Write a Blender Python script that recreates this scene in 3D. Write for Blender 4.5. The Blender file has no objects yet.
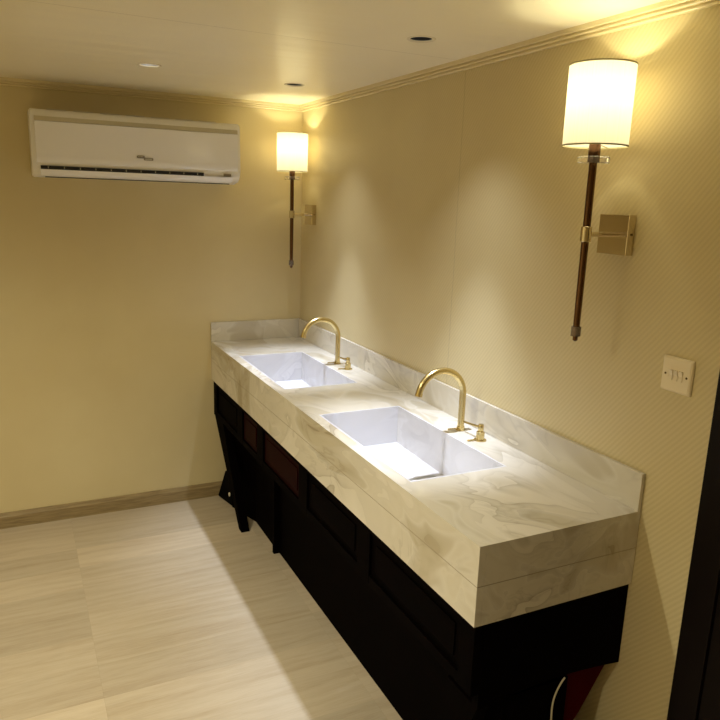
import bpy, bmesh, math, random
from mathutils import Vector, Matrix
from math import pi, sin, cos
random.seed(4)
S = bpy.context.scene
COL = S.collection

# ------------------------------------------------------------------ camera
cd = bpy.data.cameras.new('camera'); cam = bpy.data.objects.new('camera', cd); COL.objects.link(cam)
Rt = Vector((0.89897791, -0.43679872, 0.0323358)); Up = Vector((0.06943236, 0.21501379, 0.97413973)); Fw = Vector((0.43245563, 0.87348495, -0.22362061))
CP = Vector((-1.4142, -3.6318, 1.6446))
cam.matrix_world = Matrix(((Rt.x, Up.x, -Fw.x, CP.x), (Rt.y, Up.y, -Fw.y, CP.y), (Rt.z, Up.z, -Fw.z, CP.z), (0, 0, 0, 1)))
cd.sensor_width = 36; cd.lens = 700.69 / 720 * 36; cd.clip_start = .02
S.camera = cam
# ------------------------------------------------------------------ world / exposure
w = bpy.data.worlds.new('world'); S.world = w; w.use_nodes = True
w.node_tree.nodes['Background'].inputs[0].default_value = (1, .86, .6, 1)
w.node_tree.nodes['Background'].inputs[1].default_value = 0.0
vs = S.view_settings; vs.view_transform = 'Standard'; vs.look = 'None'; vs.gamma = 1; vs.use_curve_mapping = False
vs.exposure = 1.05
SINK_SPILL_W = 7.0       # wide weak part of the same lamps
SINK_SPOT_W = 58.0      # cool downlights over the basins
ROOM_SPOT_W = 4.0       # row in line with the air conditioner
REAR_FILL_W = 60.0      # unseen downlights added to brighten walls and air conditioner
SCONCE_W = 1.05          # bulb inside each shade
SHADE_EMIT = .26

# ------------------------------------------------------------------ materials
def lin(c):
    return tuple(((v / 255) / 12.92 if v / 255 <= .04045 else ((v / 255 + .055) / 1.055) ** 2.4) for v in c) + (1,)
def mat(name, color=(.5, .5, .5, 1), rough=.5, metal=0, **kw):
    m = bpy.data.materials.new(name); m.use_nodes = True
    b = m.node_tree.nodes['Principled BSDF']
    b.inputs['Base Color'].default_value = color; b.inputs['Roughness'].default_value = rough; b.inputs['Metallic'].default_value = metal
    for k, v in kw.items(): b.inputs[k].default_value = v
    return m
class NT:
    def __init__(s, m): s.t = m.node_tree; s.b = m.node_tree.nodes['Principled BSDF']
    def n(s, typ, **kw):
        x = s.t.nodes.new(typ)
        for k, v in kw.items(): setattr(x, k, v)
        return x
    def l(s, a, b): s.t.links.new(a, b)
    def val(s, sock, v):
        if hasattr(v, 'is_output') or isinstance(v, bpy.types.NodeSocket): s.l(v, sock)
        else: sock.default_value = v
    def math(s, op, a, b=0.0, c=None):
        x = s.n('ShaderNodeMath', operation=op); s.val(x.inputs[0], a); s.val(x.inputs[1], b)
        if c is not None: s.val(x.inputs[2], c)
        return x.outputs[0]
    def pos(s):
        g = s.n('ShaderNodeNewGeometry'); x = s.n('ShaderNodeSeparateXYZ'); s.l(g.outputs['Position'], x.inputs[0]); return g.outputs['Position'], x.outputs
    def mapping(s, v, scale, rot=(0, 0, 0), loc=(0, 0, 0)):
        x = s.n('ShaderNodeMapping'); s.l(v, x.inputs[0]); x.inputs['Scale'].default_value = scale; x.inputs['Rotation'].default_value = rot; x.inputs['Location'].default_value = loc; return x.outputs[0]
    def noise(s, v, scale, detail=4, rough=.5, dist=0):
        x = s.n('ShaderNodeTexNoise'); s.l(v, x.inputs['Vector']); x.inputs['Scale'].default_value = scale; x.inputs['Detail'].default_value = detail
        x.inputs['Roughness'].default_value = rough; x.inputs['Distortion'].default_value = dist; return x.outputs['Fac']
    def ramp(s, f, stops):
        x = s.n('ShaderNodeValToRGB'); s.l(f, x.inputs[0]); e = x.color_ramp.elements
        while len(e) < len(stops): e.new(.5)
        for i, (p, c) in enumerate(stops): e[i].position = p; e[i].color = c
        return x.outputs[0]
    def mix(s, f, a, b, mode='MIX'):
        x = s.n('ShaderNodeMix', data_type='RGBA', blend_type=mode); s.val(x.inputs[0], f); s.val(x.inputs[6], a); s.val(x.inputs[7], b); return x.outputs[2]
    def bump(s, h, strength, dist=.001):
        x = s.n('ShaderNodeBump'); s.l(h, x.inputs['Height']); x.inputs['Strength'].default_value = strength; x.inputs['Distance'].default_value = dist
        s.l(x.outputs[0], s.b.inputs['Normal'])

WALLC = lin((212, 196, 150))
def wall_mat(name, ribbed):
    m = mat(name, WALLC, .48); N = NT(m); P, X = N.pos()
    big = N.noise(P, 2.2, 3)
    col = N.ramp(big, [(.3, lin((208, 191, 146))), (.7, lin((216, 201, 157)))])
    if ribbed:
        # embossed diagonal weave of the wallpaper
        d = N.math('ADD', N.math('MULTIPLY', X[1], 1.0), N.math('MULTIPLY', X[2], .85))
        wob = N.math('MULTIPLY', N.noise(P, 5, 2), .012)
        ph = N.math('MULTIPLY', N.math('ADD', d, wob), 2 * pi / .0150)
        h = N.math('MULTIPLY', N.math('ADD', N.math('SINE', ph), 1), .5)
        fine = N.math('MULTIPLY', N.math('SINE', N.math('MULTIPLY', X[1], 2 * pi / .004)), N.math('SINE', N.math('MULTIPLY', X[2], 2 * pi / .004)))
        col = N.mix(N.math('MULTIPLY', h, .16), col, lin((150, 130, 84)))
        # paper joint of the panels
        sx = N.math('ABSOLUTE', N.math('ADD', N.math('ADD', X[1], 1.506), N.math('MULTIPLY', N.noise(P, 6, 2), .006)))
        seam = N.math('LESS_THAN', sx, .0016)
        col = N.mix(N.math('MULTIPLY', seam, .3), col, lin((120, 100, 60)))
        N.bump(N.math('ADD', h, N.math('MULTIPLY', fine, .3)), .16, .0012)
    else:
        N.bump(N.noise(P, 300, 2), .05, .0005)
    N.l(col, N.b.inputs['Base Color'])
    return m
M_WALL = wall_mat('wall_paper_smooth', False)
M_WALLR = wall_mat('wall_paper_ribbed', True)
M_CEIL = mat('ceiling_satin', lin((226, 212, 178)), .3); N = NT(M_CEIL); P, X = N.pos()
seam = N.math('LESS_THAN', N.math('ABSOLUTE', N.math('ADD', X[1], 1.5)), .0018)
c = N.ramp(N.noise(P, 1.6, 2), [(.3, lin((244, 235, 208))), (.7, lin((249, 241, 216)))])
N.l(N.mix(N.math('MULTIPLY', seam, .35), c, lin((120, 100, 60))), N.b.inputs['Base Color'])
N.bump(N.noise(N.mapping(P, (1.5, 7, 1)), 1.2, 2), .5, .01)
M_CROWN = mat('crown_paint', lin((224, 208, 165)), .35)
M_GROOVE = mat('crown_groove', lin((176, 156, 110)), .6)

def floor_mat():
    m = mat('oak_vinyl_planks', rough=.42); N = NT(m); P, X = N.pos()
    row = N.math('FLOOR', N.math('DIVIDE', X[1], .1833))
    col = N.math('FLOOR', N.math('DIVIDE', N.math('ADD', X[0], 1.25), .82))
    wn = N.n('ShaderNodeTexWhiteNoise', noise_dimensions='2D'); cx = N.n('ShaderNodeCombineXYZ'); N.l(row, cx.inputs[0]); N.l(col, cx.inputs[1]); N.l(cx.outputs[0], wn.inputs[0])
    tone = wn.outputs[0]
    off = N.n('ShaderNodeVectorMath', operation='MULTIPLY_ADD'); N.l(wn.outputs[1], off.inputs[0]); off.inputs[1].default_value = (7, 3, 0); N.l(P, off.inputs[2])
    V = off.outputs[0]
    g1 = N.noise(N.mapping(V, (1.0, 9, 1)), 1.8, 5, .55, .5)
    g2 = N.noise(N.mapping(V, (4, 60, 1)), 3, 6, .7, .3)
    wv = N.n('ShaderNodeTexWave', wave_type='BANDS', bands_direction='Y'); N.l(N.mapping(V, (.7, 3, 1)), wv.inputs[0]); wv.inputs['Scale'].default_value = 2.2; wv.inputs['Distortion'].default_value = 9; wv.inputs['Detail'].default_value = 3; wv.inputs['Detail Scale'].default_value = 1.2
    f = N.math('ADD', N.math('MULTIPLY', g1, .42), N.math('ADD', N.math('MULTIPLY', g2, .38), N.math('MULTIPLY', wv.outputs['Fac'], .06)))
    c = N.ramp(f, [(.26, lin((182, 162, 134))), (.46, lin((200, 184, 158))), (.66, lin((211, 197, 173)))])
    t = N.math('ADD', .76, N.math('MULTIPLY', tone, .24))
    tc = N.n('ShaderNodeCombineXYZ'); [N.l(t, tc.inputs[i]) for i in range(3)]
    c = N.mix(1.0, c, tc.outputs[0], 'MULTIPLY')
    fy = N.math('FRACT', N.math('DIVIDE', X[1], .1833)); fx = N.math('FRACT', N.math('DIVIDE', N.math('ADD', X[0], 1.25), .82))
    e = N.math('MAXIMUM', N.math('LESS_THAN', fy, .006), N.math('LESS_THAN', fx, .0015))
    c = N.mix(N.math('MULTIPLY', e, .14), c, lin((110, 90, 62)))
    N.l(c, N.b.inputs['Base Color']); N.bump(f, .12, .001)
    return m
M_FLOOR = floor_mat()
def skirt_mat():
    m = mat('skirting_wood', rough=.4); N = NT(m); P, X = N.pos()
    f = N.noise(N.mapping(P, (3, 3, 40)), 3, 5, .6, .4)
    N.l(N.ramp(f, [(.3, lin((128, 108, 74))), (.7, lin((162, 142, 102)))]), N.b.inputs['Base Color']); return m
M_SKIRT = skirt_mat()

def marble_mat(glow_tint=None):
    m = mat('swirled_marble', rough=.16); N = NT(m); P, X = N.pos()
    def warp(v, scale, amt, det=1):
        w_ = N.n('ShaderNodeTexNoise'); N.l(v, w_.inputs['Vector']); w_.inputs['Scale'].default_value = scale; w_.inputs['Detail'].default_value = det
        a = N.n('ShaderNodeVectorMath', operation='SUBTRACT'); N.l(w_.outputs['Color'], a.inputs[0]); a.inputs[1].default_value = (.5, .5, .5)
        x = N.n('ShaderNodeVectorMath', operation='MULTIPLY_ADD'); N.l(a.outputs[0], x.inputs[0]); x.inputs[1].default_value = (amt,) * 3; N.l(v, x.inputs[2]); return x.outputs[0]
    V = warp(warp(N.mapping(P, (1, .62, 1), rot=(.3, .2, .5)), 2.2, .55), 5.5, .16)
    ridge = lambda n, c0, wdt: N.math('SUBTRACT', 1.0, N.math('MINIMUM', N.math('DIVIDE', N.math('ABSOLUTE', N.math('SUBTRACT', n, c0)), wdt), 1.0))
    n1 = N.noise(V, 3.0, 3, .55, .4); n2 = N.noise(V, 7.0, 3, .6, .8)
    base = N.ramp(n1, [(.30, lin((178, 166, 140))), (.46, lin((206, 198, 180))), (.62, lin((221, 214, 199))), (.75, lin((192, 181, 156)))])
    # folded strands: sawtooth across the warped field gives one sharp and one soft side
    saw = N.math('FRACT', N.math('MULTIPLY', n1, 9.0))
    strand = N.math('POWER', saw, 4.0)
    patch = N.ramp(N.noise(P, 3.0, 1), [(.40, (0, 0, 0, 1)), (.62, (1, 1, 1, 1))])
    c = N.mix(N.math('MULTIPLY', strand, N.math('ADD', .10, N.math('MULTIPLY', patch, .34))), base, lin((118, 100, 70)))
    vein = N.math('MULTIPLY', N.math('POWER', ridge(n2, .5, .05), 1.5), N.math('MULTIPLY', patch, .22))
    c = N.mix(vein, c, lin((106, 90, 62)))
    wht = N.math('MULTIPLY', N.math('POWER', ridge(n1, .44, .035), 1.3), .35)
    c = N.mix(wht, c, lin((234, 230, 220)))
    if glow_tint: c = N.mix(.45, c, glow_tint)
    N.l(c, N.b.inputs['Base Color']); return m
M_BASIN_LIT = marble_mat(lin((222, 226, 244)))  # same marble, with the cool downlight glow painted in as a bluish white
M_MARBLE = marble_mat()
M_JOINT = mat('stone_joint', lin((150, 136, 108)), .6)
def wood_mat():
    m = mat('dark_mahogany', rough=.7); m.node_tree.nodes['Principled BSDF'].inputs['Specular IOR Level'].default_value = .02; N = NT(m); tc = N.n('ShaderNodeTexCoord')
    f = N.noise(N.mapping(tc.outputs['Object'], (20, 3, 20)), 2, 4, .6, .5)
    N.l(N.ramp(f, [(.3, (.0006, .0003, .0003, 1)), (.75, (.0018, .0005, .0005, 1))]), N.b.inputs['Base Color']); return m
M_WOOD = wood_mat()
M_PANEL = mat('reddish_mahogany', (.010, .0003, .0005, 1), .6); M_PANEL.node_tree.nodes['Principled BSDF'].inputs['Specular IOR Level'].default_value = .04
M_RED = mat('crimson_stain', (.05, .001, .001, 1), .6)
M_RED.node_tree.nodes['Principled BSDF'].inputs['Specular IOR Level'].default_value = .02
M_DOOR = mat('dark_door_wood', (.003, .0008, .0006, 1), .5); M_DOOR.node_tree.nodes['Principled BSDF'].inputs['Specular IOR Level'].default_value = .15
M_BLACK = mat('black_plastic', (.001, .001, .001, 1), .6); M_BLACK.node_tree.nodes['Principled BSDF'].inputs['Specular IOR Level'].default_value = .05
M_BRASS = mat('brushed_brass', lin((212, 192, 134)), .27, 1)
M_NICKEL = mat('polished_nickel', lin((214, 202, 176)), .16, 1)
M_BRONZE = mat('bronze_post', lin((104, 76, 56)), .22, 1)
M_STEEL = mat('dark_steel', lin((176, 172, 160)), .4, .8)
M_GLASS = mat('clear_acrylic', (1, .98, .94, 1), .04, 0, IOR=1.46); M_GLASS.node_tree.nodes['Principled BSDF'].inputs['Transmission Weight'].default_value = .9
M_AC = mat('ac_plastic', lin((242, 240, 240)), .15)
M_ACS = mat('ac_shell_plastic', lin((238, 234, 226)), .3)
M_ACG = mat('ac_recess_grey', lin((196, 186, 158)), .5)
M_LOGO = mat('logo_grey', lin((138, 128, 116)), .35, .3)
M_LOGO2 = mat('logo_silver', lin((206, 202, 192)), .3, .3)
M_IVORY = mat('ivory_plastic', lin((238, 224, 194)), .35)
M_SCREW = mat('screw_dark', lin((110, 90, 50)), .4, 1)
M_CORD = mat('white_cord', lin((200, 190, 160)), .5)
M_WHITE = mat('white_trim', lin((226, 216, 190)), .4)
M_BAFFLE = mat('baffle_black', (.004, .004, .004, 1), .6)
M_REFL = mat('silver_reflector', lin((225, 228, 232)), .25, .6)
def emis(name, col, st):
    m = bpy.data.materials.new(name); m.use_nodes = True; b = m.node_tree.nodes['Principled BSDF']
    b.inputs['Base Color'].default_value = (.6, .6, .6, 1); b.inputs['Emission Color'].default_value = col; b.inputs['Emission Strength'].default_value = st; return m
M_LED = emis('led_lens', (.85, .93, 1, 1), 1.3)
M_BULB = emis('bulb_glass', (1, .85, .55, 1), 2.5)
def shade_mat():
    m = bpy.data.materials.new('pleated_lamp_fabric'); m.use_nodes = True; t = m.node_tree; t.nodes.clear()
    out = t.nodes.new('ShaderNodeOutputMaterial'); d = t.nodes.new('ShaderNodeBsdfDiffuse'); tr = t.nodes.new('ShaderNodeBsdfTranslucent'); e = t.nodes.new('ShaderNodeEmission')
    mx = t.nodes.new('ShaderNodeMixShader'); ad = t.nodes.new('ShaderNodeAddShader')
    d.inputs[0].default_value = (.8, .76, .62, 1); tr.inputs[0].default_value = (.34, .30, .20, 1); mx.inputs[0].default_value = .6
    tc = t.nodes.new('ShaderNodeTexCoord'); sx = t.nodes.new('ShaderNodeSeparateXYZ'); t.links.new(tc.outputs['Object'], sx.inputs[0])
    at = t.nodes.new('ShaderNodeMath'); at.operation = 'ARCTAN2'; t.links.new(sx.outputs[1], at.inputs[0]); t.links.new(sx.outputs[0], at.inputs[1])
    nz = t.nodes.new('ShaderNodeTexNoise'); nz.noise_dimensions = '1D'; nz.inputs['Scale'].default_value = 22; t.links.new(at.outputs[0], nz.inputs['W'])
    rp = t.nodes.new('ShaderNodeValToRGB'); t.links.new(nz.outputs[0], rp.inputs[0]); rp.color_ramp.elements[0].position = .3; rp.color_ramp.elements[0].color = (.80, .68, .42, 1); rp.color_ramp.elements[1].position = .7; rp.color_ramp.elements[1].color = (1, .88, .60, 1)
    t.links.new(rp.outputs[0], e.inputs[0]); e.inputs[1].default_value = SHADE_EMIT
    t.links.new(d.outputs[0], mx.inputs[1]); t.links.new(tr.outputs[0], mx.inputs[2]); t.links.new(mx.outputs[0], ad.inputs[0]); t.links.new(e.outputs[0], ad.inputs[1]); t.links.new(ad.outputs[0], out.inputs[0])
    return m
M_SHADE = shade_mat()
M_RIM = mat('shade_rim', lin((170, 160, 120)), .6)

# ------------------------------------------------------------------ mesh helpers
def box(bm, x0, x1, y0, y1, z0, z1, bev=0):
    r = bmesh.ops.create_cube(bm, size=1)
    for v in r['verts']:
        v.co = Vector(((x0 + x1) / 2 + v.co.x * (x1 - x0), (y0 + y1) / 2 + v.co.y * (y1 - y0), (z0 + z1) / 2 + v.co.z * (z1 - z0)))
    if bev:
        es = list({e for v in r['verts'] for e in v.link_edges})
        bmesh.ops.bevel(bm, geom=es, offset=bev, segments=2, affect='EDGES', profile=.6)
def lathe(bm, prof, c=(0, 0, 0), axis='z', seg=40, close=True):
    """prof: list of (radius, height)"""
    rings = []
    def tr(r, h, a):
        if axis == 'z': p = (r * cos(a), r * sin(a), h)
        elif axis == 'x': p = (h, r * cos(a), r * sin(a))
        else: p = (r * sin(a), h, r * cos(a))
        return Vector(p) + Vector(c)
    for r, h in prof: rings.append([bm.verts.new(tr(r, h, 2 * pi * i / seg)) for i in range(seg)])
    for a, b in zip(rings, rings[1:]):
        for i in range(seg): bm.faces.new((a[i], a[(i + 1) % seg], b[(i + 1) % seg], b[i]))
    if close:
        bm.faces.new(rings[0][::-1]); bm.faces.new(rings[-1])
def tube(bm, pts, r, seg=16):
    pts = [Vector(p) for p in pts]; rings = []; n = None
    for i, p in enumerate(pts):
        t = (pts[min(i + 1, len(pts) - 1)] - pts[max(i - 1, 0)]).normalized()
        if n is None: n = t.orthogonal().normalized()
        n = (n - t * n.dot(t)).normalized(); b = t.cross(n)
        rr = r[i] if isinstance(r, (list, tuple)) else r
        rings.append([bm.verts.new(p + n * rr * cos(2 * pi * k / seg) + b * rr * sin(2 * pi * k / seg)) for k in range(seg)])
    for a, b in zip(rings, rings[1:]):
        for k in range(seg): bm.faces.new((a[k], a[(k + 1) % seg], b[(k + 1) % seg], b[k]))
    bm.faces.new(rings[0][::-1]); bm.faces.new(rings[-1])
def extrude_poly(bm, pts, vec):
    """pts: 3D polygon, extruded by vec"""
    a = [bm.verts.new(Vector(p)) for p in pts]; b = [bm.verts.new(Vector(p) + Vector(vec)) for p in pts]; n = len(a)
    bm.faces.new(a); bm.faces.new(b[::-1])
    for i in range(n): bm.faces.new((a[i], b[i], b[(i + 1) % n], a[(i + 1) % n]))
def obj(name, bm, m, parent=None, smooth=False, angle=35):
    bmesh.ops.recalc_face_normals(bm, faces=bm.faces)
    me = bpy.data.meshes.new(name); bm.to_mesh(me); bm.free(); me.materials.append(m)
    o = bpy.data.objects.new(name, me); COL.objects.link(o); o.parent = parent
    if smooth:
        for p in me.polygons: p.use_smooth = True
        try: me.set_sharp_from_angle(angle=math.radians(angle))
        except Exception: pass
    return o
def B(): return bmesh.new()
def thing(name, label, cat, loc=(0, 0, 0), group=None):
    o = bpy.data.objects.new(name, None); COL.objects.link(o); o.location = loc; o.empty_display_size = .05
    o['label'] = label; o['category'] = cat
    if group: o['group'] = group
    return o
def struct(name, bm, m, **k):
    o = obj(name, bm, m, **k); o['kind'] = 'structure'; return o
def qbox(name, dims, m, parent=None, bev=0):
    bm = B(); box(bm, *dims, bev=bev); return obj(name, bm, m, parent)

# ------------------------------------------------------------------ room shell
X0, Y0, ZC = -2.75, -4.7, 2.111
H, HS, D, L, TS = .8807, .1032, .5065, 2.4477, .013
bm = B(); box(bm, X0 - .1, .1, Y0 - .1, .1, -.08, 0); struct('floor', bm, M_FLOOR)
bm = B(); box(bm, X0 - .1, .1, 0, .1, 0, ZC + .15); struct('wall_back', bm, M_WALL)
bm = B(); box(bm, 0, .1, Y0, 0, 0, ZC + .15); struct('wall_right', bm, M_WALLR)
bm = B(); box(bm, X0 - .1, X0, Y0, 0, 0, ZC + .15); struct('wall_left', bm, M_WALL)
bm = B(); box(bm, X0 - .1, .1, Y0 - .1, Y0, 0, ZC + .15); struct('wall_front', bm, M_WALL)
# ceiling with round openings for the downlights
SPOTS = [(-.2915, -.646, 'sink'), (-.2915, -1.701, 'sink'), (-.909, -.743, 'room'), (-.909, -1.86, 'room'), (-1.95, -1.86, 'rear'), (-1.95, -3.0, 'rear')]  # entries out of view are added for general room light
R_HOLE = .034
def ceiling():
    bm = B(); hw = .06
    xs = sorted({X0, .0} | {round(s[0] + d, 4) for s in SPOTS for d in (-hw, hw)})
    for i in range(len(xs) - 1):
        ys = sorted({Y0, .0} | {round(s[1] + d, 4) for s in SPOTS for d in (-hw, hw) if abs(s[0] - (xs[i] + xs[i + 1]) / 2) < hw})
        for j in range(len(ys) - 1):
            xa, xb, ya, yb = xs[i], xs[i + 1], ys[j], ys[j + 1]
            hit = [s for s in SPOTS if abs(s[0] - (xa + xb) / 2) < hw and abs(s[1] - (ya + yb) / 2) < hw]
            if not hit:
                bm.faces.new([bm.verts.new(p) for p in ((xa, ya, ZC), (xb, ya, ZC), (xb, yb, ZC), (xa, yb, ZC))]); continue
            s = hit[0]; n = 32; a = []; b = []
            cx, cy = s[0], s[1]
            for k in range(n):
                t = 2 * pi * k / n; c_, s_ = cos(t), sin(t)
                a.append(bm.verts.new((cx + R_HOLE * c_, cy + R_HOLE * s_, ZC)))
                # ray to the cell border
                tx = ((xb - cx) if c_ > 0 else (xa - cx)) / c_ if abs(c_) > 1e-6 else 9
                ty = ((yb - cy) if s_ > 0 else (ya - cy)) / s_ if abs(s_) > 1e-6 else 9
                q = min(tx, ty); b.append(bm.verts.new((cx + q * c_, cy + q * s_, ZC)))
            for k in range(n): bm.faces.new((a[k], a[(k + 1) % n], b[(k + 1) % n], b[k]))
    bmesh.ops.remove_doubles(bm, verts=bm.verts, dist=1e-5)
    for f in bm.faces: 
        if f.normal.z > 0: f.normal_flip()
    o = struct('ceiling', bm, M_CEIL)
    md = None
    return o
ceiling()
bm = B(); box(bm, X0 - .1, .1, Y0 - .1, .1, ZC + .15, ZC + .2); struct('trim_8', bm, M_BAFFLE)   # roof deck above the ceiling
# reeded crown moulding, three beads stepping from wall to ceiling
def crown(name, a, b, nrm):
    bm = B(); a, b, nrm = Vector(a), Vector(b), Vector(nrm)
    P = [(0, -.0300), (.006, -.0300)]
    for k in range(3):
        cx, cz = .0085 + k * .0088, -.0262 + k * .0088
        for t in range(9):
            ang = math.radians(-115 + t * 140 / 8)
            P.append((cx + .0045 * cos(ang), cz + .0045 * sin(ang)))
        if k < 2: P += [(cx + .0015, cz + .0075)]
    P += [(.032, -.002), (.032, 0), (0, 0)]
    pts = [a + nrm * p[0] + Vector((0, 0, ZC + p[1])) for p in P]
    extrude_poly(bm, pts, b - a)
    return struct(name, bm, M_CROWN, smooth=True, angle=40)
crown('trim_1', (0, 0, 0), (0, Y0, 0), (-1, 0, 0))
crown('trim_2', (0, 0, 0), (X0, 0, 0), (0, -1, 0))
crown('trim_3', (X0, 0, 0), (X0, Y0, 0), (1, 0, 0))
# skirting
def skirting(name, a, b, nrm):
    bm = B(); a, b, nrm = Vector(a), Vector(b), Vector(nrm)
    P = [(0, 0), (.016, 0), (.016, .060), (.013, .066), (.012, .070), (.009, .0775), (0, .0777)]
    extrude_poly(bm, [a + nrm * p[0] + Vector((0, 0, p[1])) for p in P], b - a)
    return struct(name, bm, M_SKIRT)
skirting('baseboard_back', (0, 0, 0), (X0, 0, 0), (0, -1, 0))
skirting('baseboard_left', (X0, -.016, 0), (X0, Y0, 0), (1, 0, 0))
# dark door in the right wall, beside the camera
d0 = -2.622
frame = B(); box(frame, -.02, 0, d0 - .075, d0, 0, 2.06, .002); box(frame, -.02, 0, d0 - .95, d0 - .875, 0, 2.06, .002); box(frame, -.02, 0, d0 - .875, d0 - .075, 1.985, 2.06, .002)
door = struct('door_1', frame, M_DOOR)
bm = B(); box(bm, -.012, 0, d0 - .873, d0 - .077, .005, 1.983)
for z0, z1 in ((.15, .9), (1.02, 1.85)): box(bm, -.016, -.011, d0 - .75, d0 - .2, z0, z1, .002)
obj('door_leaf', bm, M_DOOR, door)
bm = B(); lathe(bm, [(.022, 0), (.022, .006), (.009, .008), (.009, .04)], (-.012, 0, 0), 'x'); 
for v in bm.verts: v.co = Vector((-.012 - (v.co.x + .012), v.co.y + d0 - .80, v.co.z + 1.0))
box(bm, -.056, -.044, d0 - .81, d0 - .69, .992, 1.008, .004); obj('door_handle', bm, M_NICKEL, door, True)

# ------------------------------------------------------------------ downlights
def downlight(x, y, kind, label, group=None):
    t = thing('ceiling_downlight', label, 'ceiling light', (x, y, ZC), group)
    bm = B(); lathe(bm, [(R_HOLE - .001, .002), (R_HOLE, -.0015), (.040, -.003), (.044, -.0005), (.044, 0), (R_HOLE + .001, 0)], close=False)
    obj('trim_ring', bm, M_WHITE, t, True)
    deep = .05 if kind == 'sink' else .010
    bm = B(); lathe(bm, [(R_HOLE, 0), (.031, deep * .5), (.026, deep)], close=False)
    obj('baffle', bm, M_BAFFLE if kind == 'sink' else M_REFL, t, True)
    bm = B(); lathe(bm, [(.0265, deep), (.0265, deep + .01)]); obj('lens', bm, M_LED, t, True)
    ld = bpy.data.lights.new('downlight_beam', 'SPOT'); lo = bpy.data.objects.new('downlight_beam', ld); COL.objects.link(lo); lo.parent = t
    lo.location = (0, 0, -.004 if kind == 'sink' else -.004)
    ld.shadow_soft_size = .02
    if kind == 'sink':
        ld.energy = SINK_SPOT_W; ld.color = (.70, .79, 1.0); ld.spot_size = math.radians(49); ld.spot_blend = 1.0
        l2 = bpy.data.lights.new('downlight_spill', 'SPOT'); o2 = bpy.data.objects.new('downlight_spill', l2); COL.objects.link(o2); o2.parent = t
        o2.location = (0, 0, -.004); l2.shadow_soft_size = .02; l2.energy = SINK_SPILL_W; l2.color = (.86, .92, 1.0); l2.spot_size = math.radians(88); l2.spot_blend = 1.0
    else:
        ld.energy = ROOM_SPOT_W if kind == 'room' else (REAR_FILL_W if y > -2.5 else REAR_FILL_W * .45); ld.color = (1.0, .95, .73); ld.spot_size = math.radians(90 if kind == 'room' else 154); ld.spot_blend = 1.0
LB = ['recessed ceiling downlight with black centre, close to the back corner above the far basin',
      'recessed ceiling downlight with black centre, above the near basin, further from the back wall',
      'recessed ceiling downlight with bright silver lens, in front of the air conditioner']
for i, (x, y, k) in enumerate(SPOTS):
    downlight(x, y, k, LB[i] if i < 3 else 'added unseen warm ceiling downlight brightening the room', None if i < 3 else 'unseen downlights added for general room light')

# ------------------------------------------------------------------ stone countertop
ct = thing('stone_countertop', 'long cream swirled marble countertop with two rectangular basins and thick apron', 'countertop', (0, 0, H))
def P(o): return o
BX0, BX1 = -.4614, -.1419
BAS = [(-.395, -1.0301), (-1.4035, -2.0573)]
TH = .02; AH = .2079; seamz = -AH / 2
g = .002
# slab with two rectangular openings (local z: 0 = top)
bm = B()
RW = .006
xs = [-D, BX0 - RW, BX1 + RW, -g]; ys = [-L, BAS[1][1] - RW, BAS[1][0] + RW, BAS[0][1] - RW, BAS[0][0] + RW, -g]
for i in range(3):
    for j in range(5):
        if i == 1 and j in (1, 3): continue
        a, b, c_, d_ = xs[i], xs[i + 1], ys[j], ys[j + 1]
        bm.faces.new([bm.verts.new(p) for p in ((a, c_, 0), (b, c_, 0), (b, d_, 0), (a, d_, 0))])
bmesh.ops.remove_doubles(bm, verts=bm.verts, dist=1e-5)
r = bmesh.ops.extrude_face_region(bm, geom=bm.faces[:])
for v in r['geom']:
    if isinstance(v, bmesh.types.BMVert): v.co.z -= TH
obj('top_slab', bm, M_MARBLE, ct)
JG = .0012
for nm, dims in (('apron_panel', (-D, -D + .02, -L, -g, seamz + JG, -TH)), ('apron_panel', (-D, -D + .02, -L, -g, -AH, seamz - JG)),
                 ('end_panel', (-D + .0205, -g, -L, -L + .02, seamz + JG, -TH)), ('end_panel', (-D + .0205, -g, -L, -L + .02, -AH, seamz - JG))):
    qbox(nm, dims, M_MARBLE, ct, .0008)
jb = B(); box(jb, -D + .001, -D + .012, -L + .001, -g, seamz - JG, seamz + JG); box(jb, -D + .012, -g, -L + .001, -L + .012, seamz - JG, seamz + JG); obj('joint_strip', jb, M_JOINT, ct)
qbox('backsplash', (-TS, -g, -L, -g, 0.0002, HS), M_MARBLE, ct, .001)
qbox('side_splash', (-D, -TS - .0005, -TS, -g, 0.0002, HS), M_MARBLE, ct, .001)
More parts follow.
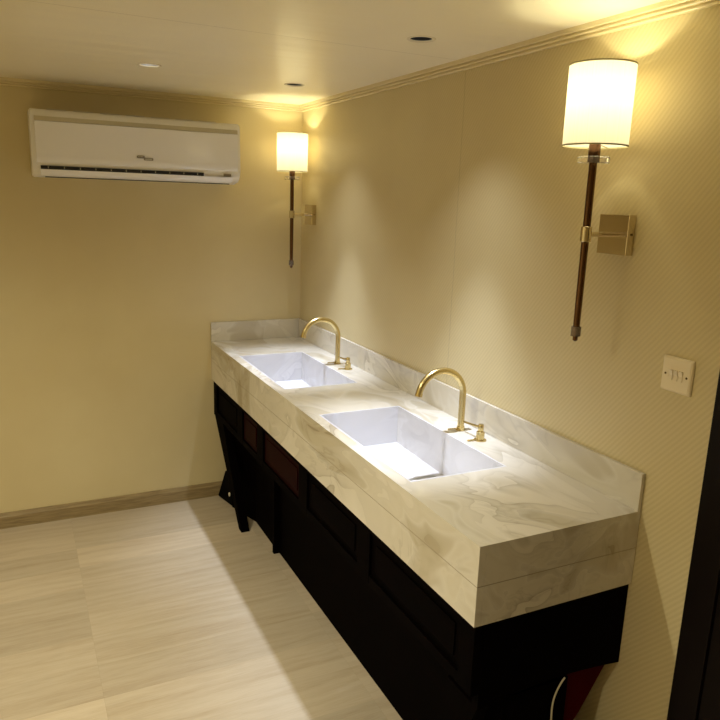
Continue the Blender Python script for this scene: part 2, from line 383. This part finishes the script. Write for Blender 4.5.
for (ya, yb) in BAS:
    yc = (ya + yb) / 2; dp = .143; bm = B(); t = .015
    # walls (each with thickness) and a floor falling to the centre slot
    def ring(x0, x1, y0, y1, z): return [(x0, y0, z), (x1, y0, z), (x1, y1, z), (x0, y1, z)]
    box(bm, BX0 - t, BX0, yb - t, ya + t, -dp - .03, -TH - .0003)
    box(bm, BX1, BX1 + t, yb - t, yc - .0005, -dp - .03, -TH - .0003)
    box(bm, BX1, BX1 + t, yc + .0005, ya + t, -dp - .03, -TH - .0003)
    box(bm, BX0, BX1, ya, ya + t, -dp - .03, -TH - .0003)
    box(bm, BX0, BX1, yb - t, yb, -dp - .03, -TH - .0003)
    sw = .0005; rw = RW - .0002
    box(bm, BX0 - rw, BX0, yb - rw, ya + rw, -TH - .0005, .0003); box(bm, BX1, BX1 + rw, yb - rw, ya + rw, -TH - .0005, .0003)
    box(bm, BX0, BX1, ya, ya + rw, -TH - .0005, .0003); box(bm, BX0, BX1, yb - rw, yb, -TH - .0005, .0003)
    extrude_poly(bm, [(BX0, ya, -dp), (BX0, yc + sw, -dp - .009), (BX0, yc + sw, -dp - .03), (BX0, ya, -dp - .03)], (BX1 - BX0, 0, 0))
    extrude_poly(bm, [(BX0, yb, -dp), (BX0, yc - sw, -dp - .009), (BX0, yc - sw, -dp - .03), (BX0, yb, -dp - .03)], (BX1 - BX0, 0, 0))
    bs = obj('basin', bm, M_BASIN_LIT, ct); 
    bs['label'] = 'rectangular marble basin with slot drain, ' + ('nearest the back wall' if ya > -1 else 'nearest the open end')
    bm = B(); box(bm, -.36, -.172, yc - .008, yc + .008, -dp - .012, -dp - .0072, .0006); obj('slot_drain', bm, M_STEEL, bs)

# ------------------------------------------------------------------ dark wooden stand under the countertop
st = thing('washstand_base', 'dark mahogany wooden stand with splayed legs carrying the marble countertop', 'stand', (0, 0, 0))
ZT = H - AH - .0005; ZR = .475
xf = -D + .012
bm = B()
box(bm, xf, xf + .022, -L + .008, -.002, ZR, ZR + .03, .001)      # lower rail
box(bm, xf, xf + .022, -L + .008, -.002, ZT - .025, ZT, .001)     # upper rail
posts = [-.02, -.49, -.80, -1.32, -1.84, -2.42]
for y in posts: box(bm, xf - .001, xf + .024, y - .045 if y > -2.4 else y - .018, y + .018 if y > -.1 else y + .04, ZR, ZT, .001)
obj('front_frame', bm, M_WOOD, st)
for a, b in ((-.07, -.45), (-.54, -.76), (-.85, -1.28), (-1.37, -1.80), (-1.89, -2.38)):
    bm = B(); box(bm, xf + .008, xf + .02, b - .005, a + .005, ZR + .03, ZT - .025); box(bm, xf + .004, xf + .009, b + .03, a - .03, ZR + .055, ZT - .05, .002)
    obj('drawer_front', bm, M_PANEL if -.9 < a < -.5 else M_WOOD, st)
# near end panel with a gently arched lower edge
bm = B(); pts = []
n = 20; xa, xb = xf + .023, -.002
for i in range(n + 1):
    u = i / n; x = xa + (xb - xa) * u; z = .43 + .018 * sin(pi * u) ; pts.append((x, -L + .008, z))
pts += [(xb, -L + .008, ZT), (xa, -L + .008, ZT)]
extrude_poly(bm, pts, (0, .024, 0)); obj('side_panel', bm, M_WOOD, st)
qbox('side_panel', (xf + .023, -.002, -.03, -.002, ZR, ZT), M_WOOD, st, .001)
qbox('back_rail', (-.03, -.004, -L + .04, -.035, ZR, ZT), M_WOOD, st, .001)
qbox('stretcher', (-.27, -.22, -L + .04, -.035, ZR, ZR + .05), M_WOOD, st, .002)
# splayed tapered legs
def leg(x0, x1, ytop0, ytop1, ztop, yb0, yb1):
    bm = B(); pts = [(x0, ytop0, ztop), (x0, yb0, 0.001), (x0, yb1, 0.001), (x0, ytop1, ztop)]
    extrude_poly(bm, pts, (x1 - x0, 0, 0)); bmesh.ops.bevel(bm, geom=bm.edges[:], offset=.0015, segments=1, affect='EDGES')
    return obj('leg', bm, M_WOOD, st)
leg(xf + .002, xf + .045, -.004, -.17, ZR - .0005, -.455, -.50)
leg(-.06, -.022, -.004, -.14, ZR - .0005, -.20, -.25)
leg(xf + .026, xf + .065, -L + .012, -L + .15, .4296, -2.27, -2.22)
bm = B(); extrude_poly(bm, [(-.003, -2.412, .4400), (-.098, -2.412, .285), (-.33, -2.412, .002), (-.375, -2.412, .002), (-.375, -2.412, .4296)], (0, .014, 0)); k = obj('gusset_board', bm, M_RED, st); k['label'] = 'reddish slanting gusset board'
# closed lower carcass standing back from the legs
bm = B(); extrude_poly(bm, [(-.386, -2.395, .001), (-.386, -.765, .001), (-.414, -.7648, .001), (-.414, -.745, .001), (-.390, -.745, .001), (-.388, -.41, .001), (-.415, -.324, .001), (-.452, -.19, .001), (-.11, -.19, .001), (-.11, -2.395, .001)], (0, 0, ZR - .002))
box(bm, -.386, -.172, -2.430, -2.3955, .001, .4285, .001)
obj('lower_carcass', bm, M_WOOD, st)
# small black item behind the far leg
t = thing('floor_box', 'small black box with a white spot on floor behind the far leg', 'box', (-.38, -.10, 0))
bm = B(); extrude_poly(bm, [(-.108, .078, .001), (-.074, -.085, .001), (.10, -.085, .001), (.10, .078, .001)], (0, 0, .15))
for v in bm.verts:
    if v.co.z > .1 and v.co.x < 0: v.co.x += .045; 
bmesh.ops.bevel(bm, geom=bm.edges[:], offset=.006, segments=3, affect='EDGES'); obj('body', bm, M_BLACK, t, True, 50)
bm = B(); bmesh.ops.create_icosphere(bm, subdivisions=3, radius=.009)
for v in bm.verts: v.co = Vector((v.co.x * .6 - .074, v.co.y - .045, v.co.z * 1.4 + .055))
k = obj('white_spot', bm, M_WHITE, t, True); k['label'] = 'small white spot'
# white cord under the near end
bm = B()
cp = [(-.190, -2.4365, .436), (-.200, -2.437, .426), (-.213, -2.437, .405), (-.222, -2.437, .379), (-.2245, -2.437, .35), (-.223, -2.437, .317), (-.220, -2.437, .22), (-.216, -2.437, .12), (-.214, -2.44, .04), (-.218, -2.46, .008), (-.25, -2.50, .0035), (-.31, -2.50, .0035)]
def smooth(pts, n=6):
    o = []
    for i in range(len(pts) - 1):
        p0, p1, p2, p3 = [Vector(pts[max(0, min(len(pts) - 1, i + d))]) for d in (-1, 0, 1, 2)]
        for k in range(n):
            u = k / n; o.append(.5 * ((2 * p1) + (p2 - p0) * u + (2 * p0 - 5 * p1 + 4 * p2 - p3) * u * u + (3 * p1 - p0 - 3 * p2 + p3) * u ** 3))
    return o + [Vector(pts[-1])]
tube(bm, smooth(cp), .0024, 10); o = obj('power_cord', bm, M_CORD, None, True); o['label'] = 'thin white cord hanging below the near end of the countertop'; o['category'] = 'cord'

# ------------------------------------------------------------------ faucets
def faucet(y, hy, label):
    t = thing('gooseneck_faucet', label, 'faucet', (-.073, y, H), None)
    r = .0115; z1 = .128; R = .088; pts = [(0, 0, .002), (0, 0, .04), (0, 0, .08), (0, 0, z1)]
    for i in range(1, 25):
        a = math.radians(i * 172 / 24); pts.append((-R + R * cos(a), 0, z1 + R * sin(a)))
    bm = B(); tube(bm, pts, r, 24); obj('spout', bm, M_BRASS, t, True)
    e = Vector(pts[-1]); dr = (e - Vector(pts[-2])).normalized()
    bm = B(); tube(bm, [e - dr * .006, e + dr * .004], r + .0012, 24); obj('aerator', bm, M_BRASS, t, True)
    bm = B(); lathe(bm, [(.017, 0), (.017, .003), (.0135, .005), (.0135, .012), (.0118, .0135)]); obj('base_flange', bm, M_BRASS, t, True)
    bm = B(); tube(bm, [(-.012, 0, .006), (-.05, .003, .006)], .0028, 12); obj('pin', bm, M_BRASS, t, True)
    # mixer handle
    hb = bpy.data.objects.new('handle', None)
    bm = B(); lathe(bm, [(.021, 0), (.021, .003), (.0135, .005), (.0135, .029), (.012, .030), (.0085, .031), (.0085, .033), (.0092, .034), (.0092, .053), (.008, .055)], (0, hy, 0)); h = obj('handle', bm, M_BRASS, t, True)
    bm = B(); tube(bm, [(-.001, hy + .008, .0435), (-.002, hy + .045, .040), (-.004, hy + .094, .036)], [.0042, .0038, .0034], 14); obj('lever', bm, M_BRASS, h, True)
    bm = B(); tube(bm, [(-.022, hy, .004), (-.048, hy + .002, .004)], .0026, 12); obj('pin', bm, M_BRASS, h, True)
faucet(-.682, -.118, 'brass gooseneck faucet at the far basin, nearest the back wall')
faucet(-1.722, -.115, 'brass gooseneck faucet at the near basin, nearest the open end')

# ------------------------------------------------------------------ wall sconces
def sconce(y, z, label):
    t = thing('wall_sconce', label, 'wall lamp', (0, y, z))
    px = -.116
    qb = B(); box(qb, -.0255, -.0005, -.050, .050, -.0505, .0505, .0012); pl = obj('back_plate', qb, M_NICKEL, t)
    bm = B(); tube(bm, [(-.012, -.0502, .002), (-.012, -.0518, .002)], .003, 12); obj('screw', bm, M_SCREW, pl, True)
    bm = B(); tube(bm, [(-.025, 0, 0), (px + .012, 0, 0)], .0062, 20); obj('arm', bm, M_NICKEL, t, True)
    bm = B(); lathe(bm, [(.0085, -.262), (.0092, -.1), (.0098, .1), (.0098, .172)], (px, 0, 0)); obj('post', bm, M_BRONZE, t, True)
    bm = B(); lathe(bm, [(.0125, -.019), (.0138, -.018), (.0138, .018), (.0125, .019)], (px, 0, 0)); obj('collar', bm, M_NICKEL, t, True)
    bm = B(); lathe(bm, [(.0095, -.262), (.0128, -.261), (.0128, -.236), (.0098, -.235)], (px, 0, 0)); obj('acrylic_tip', bm, M_GLASS, t, True)
    bm = B(); lathe(bm, [(.003, -.275), (.0065, -.272), (.0065, -.262)], (px, 0, 0)); obj('finial', bm, M_BRONZE, t, True)
    bm = B(); lathe(bm, [(.0102, .172), (.037, .172), (.0385, .174), (.0385, .186), (.037, .188), (.0102, .188)], (px, 0, 0)); obj('acrylic_disc', bm, M_GLASS, t, True)
    bm = B(); lathe(bm, [(.0100, .172), (.0100, .188), (.0145, .190), (.0145, .214), (.012, .222)], (px, 0, 0)); obj('lamp_holder', bm, M_BRONZE, t, True)
    bm = B(); lathe(bm, [(.011, .222), (.020, .245), (.026, .27), (.024, .295), (.012, .31), (.003, .313)], (px, 0, 0)); bl = obj('bulb', bm, M_BULB, t, True); bl.visible_shadow = True
    z0, z1, Rb, Rt_ = .213, .398, .0775, .078
    bm = B(); n = 96; rr = []
    for (R_, zz) in ((Rb, z0), (Rt_, z1), (Rt_ - .0015, z1), (Rb - .0015, z0)):
        rr.append([bm.verts.new((R_ * cos(2 * pi * i / n), R_ * sin(2 * pi * i / n), zz)) for i in range(n)])
    for k in range(1): 
        for i in range(n): bm.faces.new((rr[0][i], rr[0][(i + 1) % n], rr[1][(i + 1) % n], rr[1][i]))
    for v in rr[2] + rr[3]: bm.verts.remove(v)
    sh = obj('lamp_shade', bm, M_SHADE, t, True); sh.location = (px, 0, 0)
    for zz, R_ in ((z0, Rb), (z1, Rt_)):
        bm = B(); lathe(bm, [(R_ - .001, zz - .0015), (R_ + .0008, zz - .0015), (R_ + .0008, zz + .002), (R_ - .001, zz + .002), (R_ - .001, zz - .0015)], close=False); q = obj('rim_band', bm, M_RIM, sh, True)
    bm = B()
    for k in range(3):
        a = 2 * pi * k / 3 + .4; tube(bm, [(.014 * cos(a), .014 * sin(a), .219), (.0765 * cos(a), .0765 * sin(a), .2145)], .0013, 8)
    obj('shade_carrier', bm, M_NICKEL, sh, True)
    ld = bpy.data.lights.new('sconce_bulb', 'POINT'); lo = bpy.data.objects.new('sconce_bulb', ld); COL.objects.link(lo); lo.parent = t
    lo.location = (px, 0, .335); ld.energy = SCONCE_W; ld.color = (1, .93, .6); ld.shadow_soft_size = .012
sconce(-2.269, 1.577, 'nickel wall sconce with white drum shade, larger one near the light switch')
sconce(-.161, 1.557, 'nickel wall sconce with white drum shade, smaller one in the back corner')

# ------------------------------------------------------------------ air conditioner
ac = thing('air_conditioner', 'white wall mounted split air conditioner high on the back wall', 'air conditioner', (0, 0, 0))
xa, xb = -1.320, -.398
def profx(bm, pts, x0, x1): extrude_poly(bm, [(x0, y, z) for y, z in pts], (x1 - x0, 0, 0))
zb, zt = 1.693, 1.977
arc = lambda cy, cz, r, a0, a1, n: [(cy + r * cos(math.radians(a0 + (a1 - a0) * i / n)), cz + r * sin(math.radians(a0 + (a1 - a0) * i / n))) for i in range(n + 1)]
# outer shell side profile: (y,z)
shell = [(-.001, zb + .012), (-.001, zt), (-.178, zt), (-.190, zt - .008), (-.197, zt - .03), (-.199, zb + .075)] + arc(-.150, zb + .062, .049, 180, 262, 8) + [(-.10, zb + .001)]
bm = B(); profx(bm, shell, xa, xb); bmesh.ops.bevel(bm, geom=[e for e in bm.edges if abs(e.verts[0].co.x - e.verts[1].co.x) < 1e-6], offset=.005, segments=3, affect='EDGES'); obj('shell', bm, M_ACS, ac, True, 40)
# glossy front panel, slightly proud, curving back at the bottom
pn = [(-.196, zt - .048), (-.2045, zt - .050), (-.2065, zb + .105)] + arc(-.150, zb + .088, .0565, 172, 205, 6) + [(-.192, zb + .058)]
bm = B(); profx(bm, pn, xa + .019, xb - .014); obj('front_panel', bm, M_AC, ac, True, 40)
bm = B(); profx(bm, [(-.190, zt - .0475), (-.2005, zt - .0475), (-.2005, zt - .030), (-.190, zt - .030)], xa + .019, xb - .014); obj('intake_strip', bm, M_ACG, ac)
# top edge clips
bm = B()
for k in range(7): box(bm, xa + .07 + k * .11, xa + .15 + k * .11, -.183, -.05, zt + .0002, zt + .004, .001)
obj('top_grille', bm, M_ACG, ac)
# outlet slot and swing flap
x1, x2 = xa + .033, -.578
bm = B(); profx(bm, [(-.20, zb + .050), (-.2035, zb + .050), (-.2015, zb + .036), (-.195, zb + .034)], x1, x2); sl = obj('air_outlet', bm, M_BAFFLE, ac)
bm = B()
bm.free()
for k in range(11):
    xx = x1 + .03 + k * (x2 - x1 - .06) / 10; bm = B(); box(bm, xx - .0012, xx + .0012, -.2045, -.2025, zb + .038, zb + .049); obj('vane', bm, M_ACG, sl)
bm = B(); profx(bm, [(-.198, zb + .0335), (-.2035, zb + .0345), (-.1965, zb + .0175), (-.178, zb + .006), (-.175, zb + .012)], x1, xb - .04); obj('swing_flap', bm, M_AC, ac, True, 40)
bm = B(); box(bm, -.481, -.446, -.2035, -.195, zb + .038, zb + .049, .001); obj('display_window', bm, M_LOGO, ac)
bm = B(); box(bm, xa + .05, xb - .05, -.180, -.165, zb + .0005, zb + .0045); obj('lower_seam', bm, M_BAFFLE, ac)
# two-bar badge
fr = B(); box(fr, -.884, -.850, -.2095, -.2060, zb + .1005, zb + .1125, .0045); box(fr, -.854, -.812, -.2095, -.2060, zb + .0925, zb + .1035, .0035)
lg_ = obj('badge', fr, M_LOGO, ac, True); lg_['label'] = 'small grey two-bar badge'
bm = B()
for k in range(4): box(bm, -.879 + k * .0062, -.8755 + k * .0062, -.2102, -.2090, zb + .1045, zb + .109, .0005)
box(bm, -.848, -.818, -.2102, -.2090, zb + .0955, zb + .1005, .0006); obj('badge_inlay', bm, M_LOGO2, lg_)

# ------------------------------------------------------------------ light switch
sw = thing('light_switch', 'square ivory light switch with three rockers on the ribbed wall', 'light switch', (0, -2.5032, 1.2569))
bm = B(); hh = .043
a = [bm.verts.new((-.0005, y, z)) for y, z in ((-hh, -hh), (hh, -hh), (hh, hh), (-hh, hh))]
b = [bm.verts.new((-.0055, y, z)) for y, z in ((-hh, -hh), (hh, -hh), (hh, hh), (-hh, hh))]
h2 = hh - .004; c2 = [bm.verts.new((-.0095, y, z)) for y, z in ((-h2, -h2), (h2, -h2), (h2, h2), (-h2, h2))]
bm.faces.new(a); bm.faces.new(c2)
for p, q in ((a, b), (b, c2)):
    for i in range(4): bm.faces.new((p[i], p[(i + 1) % 4], q[(i + 1) % 4], q[i]))
bmesh.ops.recalc_face_normals(bm, faces=bm.faces); bmesh.ops.bevel(bm, geom=bm.edges[:], offset=.0015, segments=2, affect='EDGES')
obj('face_plate', bm, M_IVORY, sw, True, 30)
for k in range(3):
    yc = (k - 1) * .0142; bm = B()
    extrude_poly(bm, [(-.009, yc - .0055, -.0125), (-.0120, yc - .0055, -.0125), (-.0108, yc - .0055, 0), (-.0150, yc - .0055, .0125), (-.009, yc - .0055, .0125)], (0, .011, 0))
    bmesh.ops.bevel(bm, geom=bm.edges[:], offset=.0007, segments=2, affect='EDGES'); obj('rocker', bm, M_IVORY, sw)
for s_ in (-1, 1):
    bm = B(); tube(bm, [(-.009, s_ * .0302, 0), (-.0103, s_ * .0302, 0)], .0028, 16); obj('screw', bm, M_SCREW, sw, True)
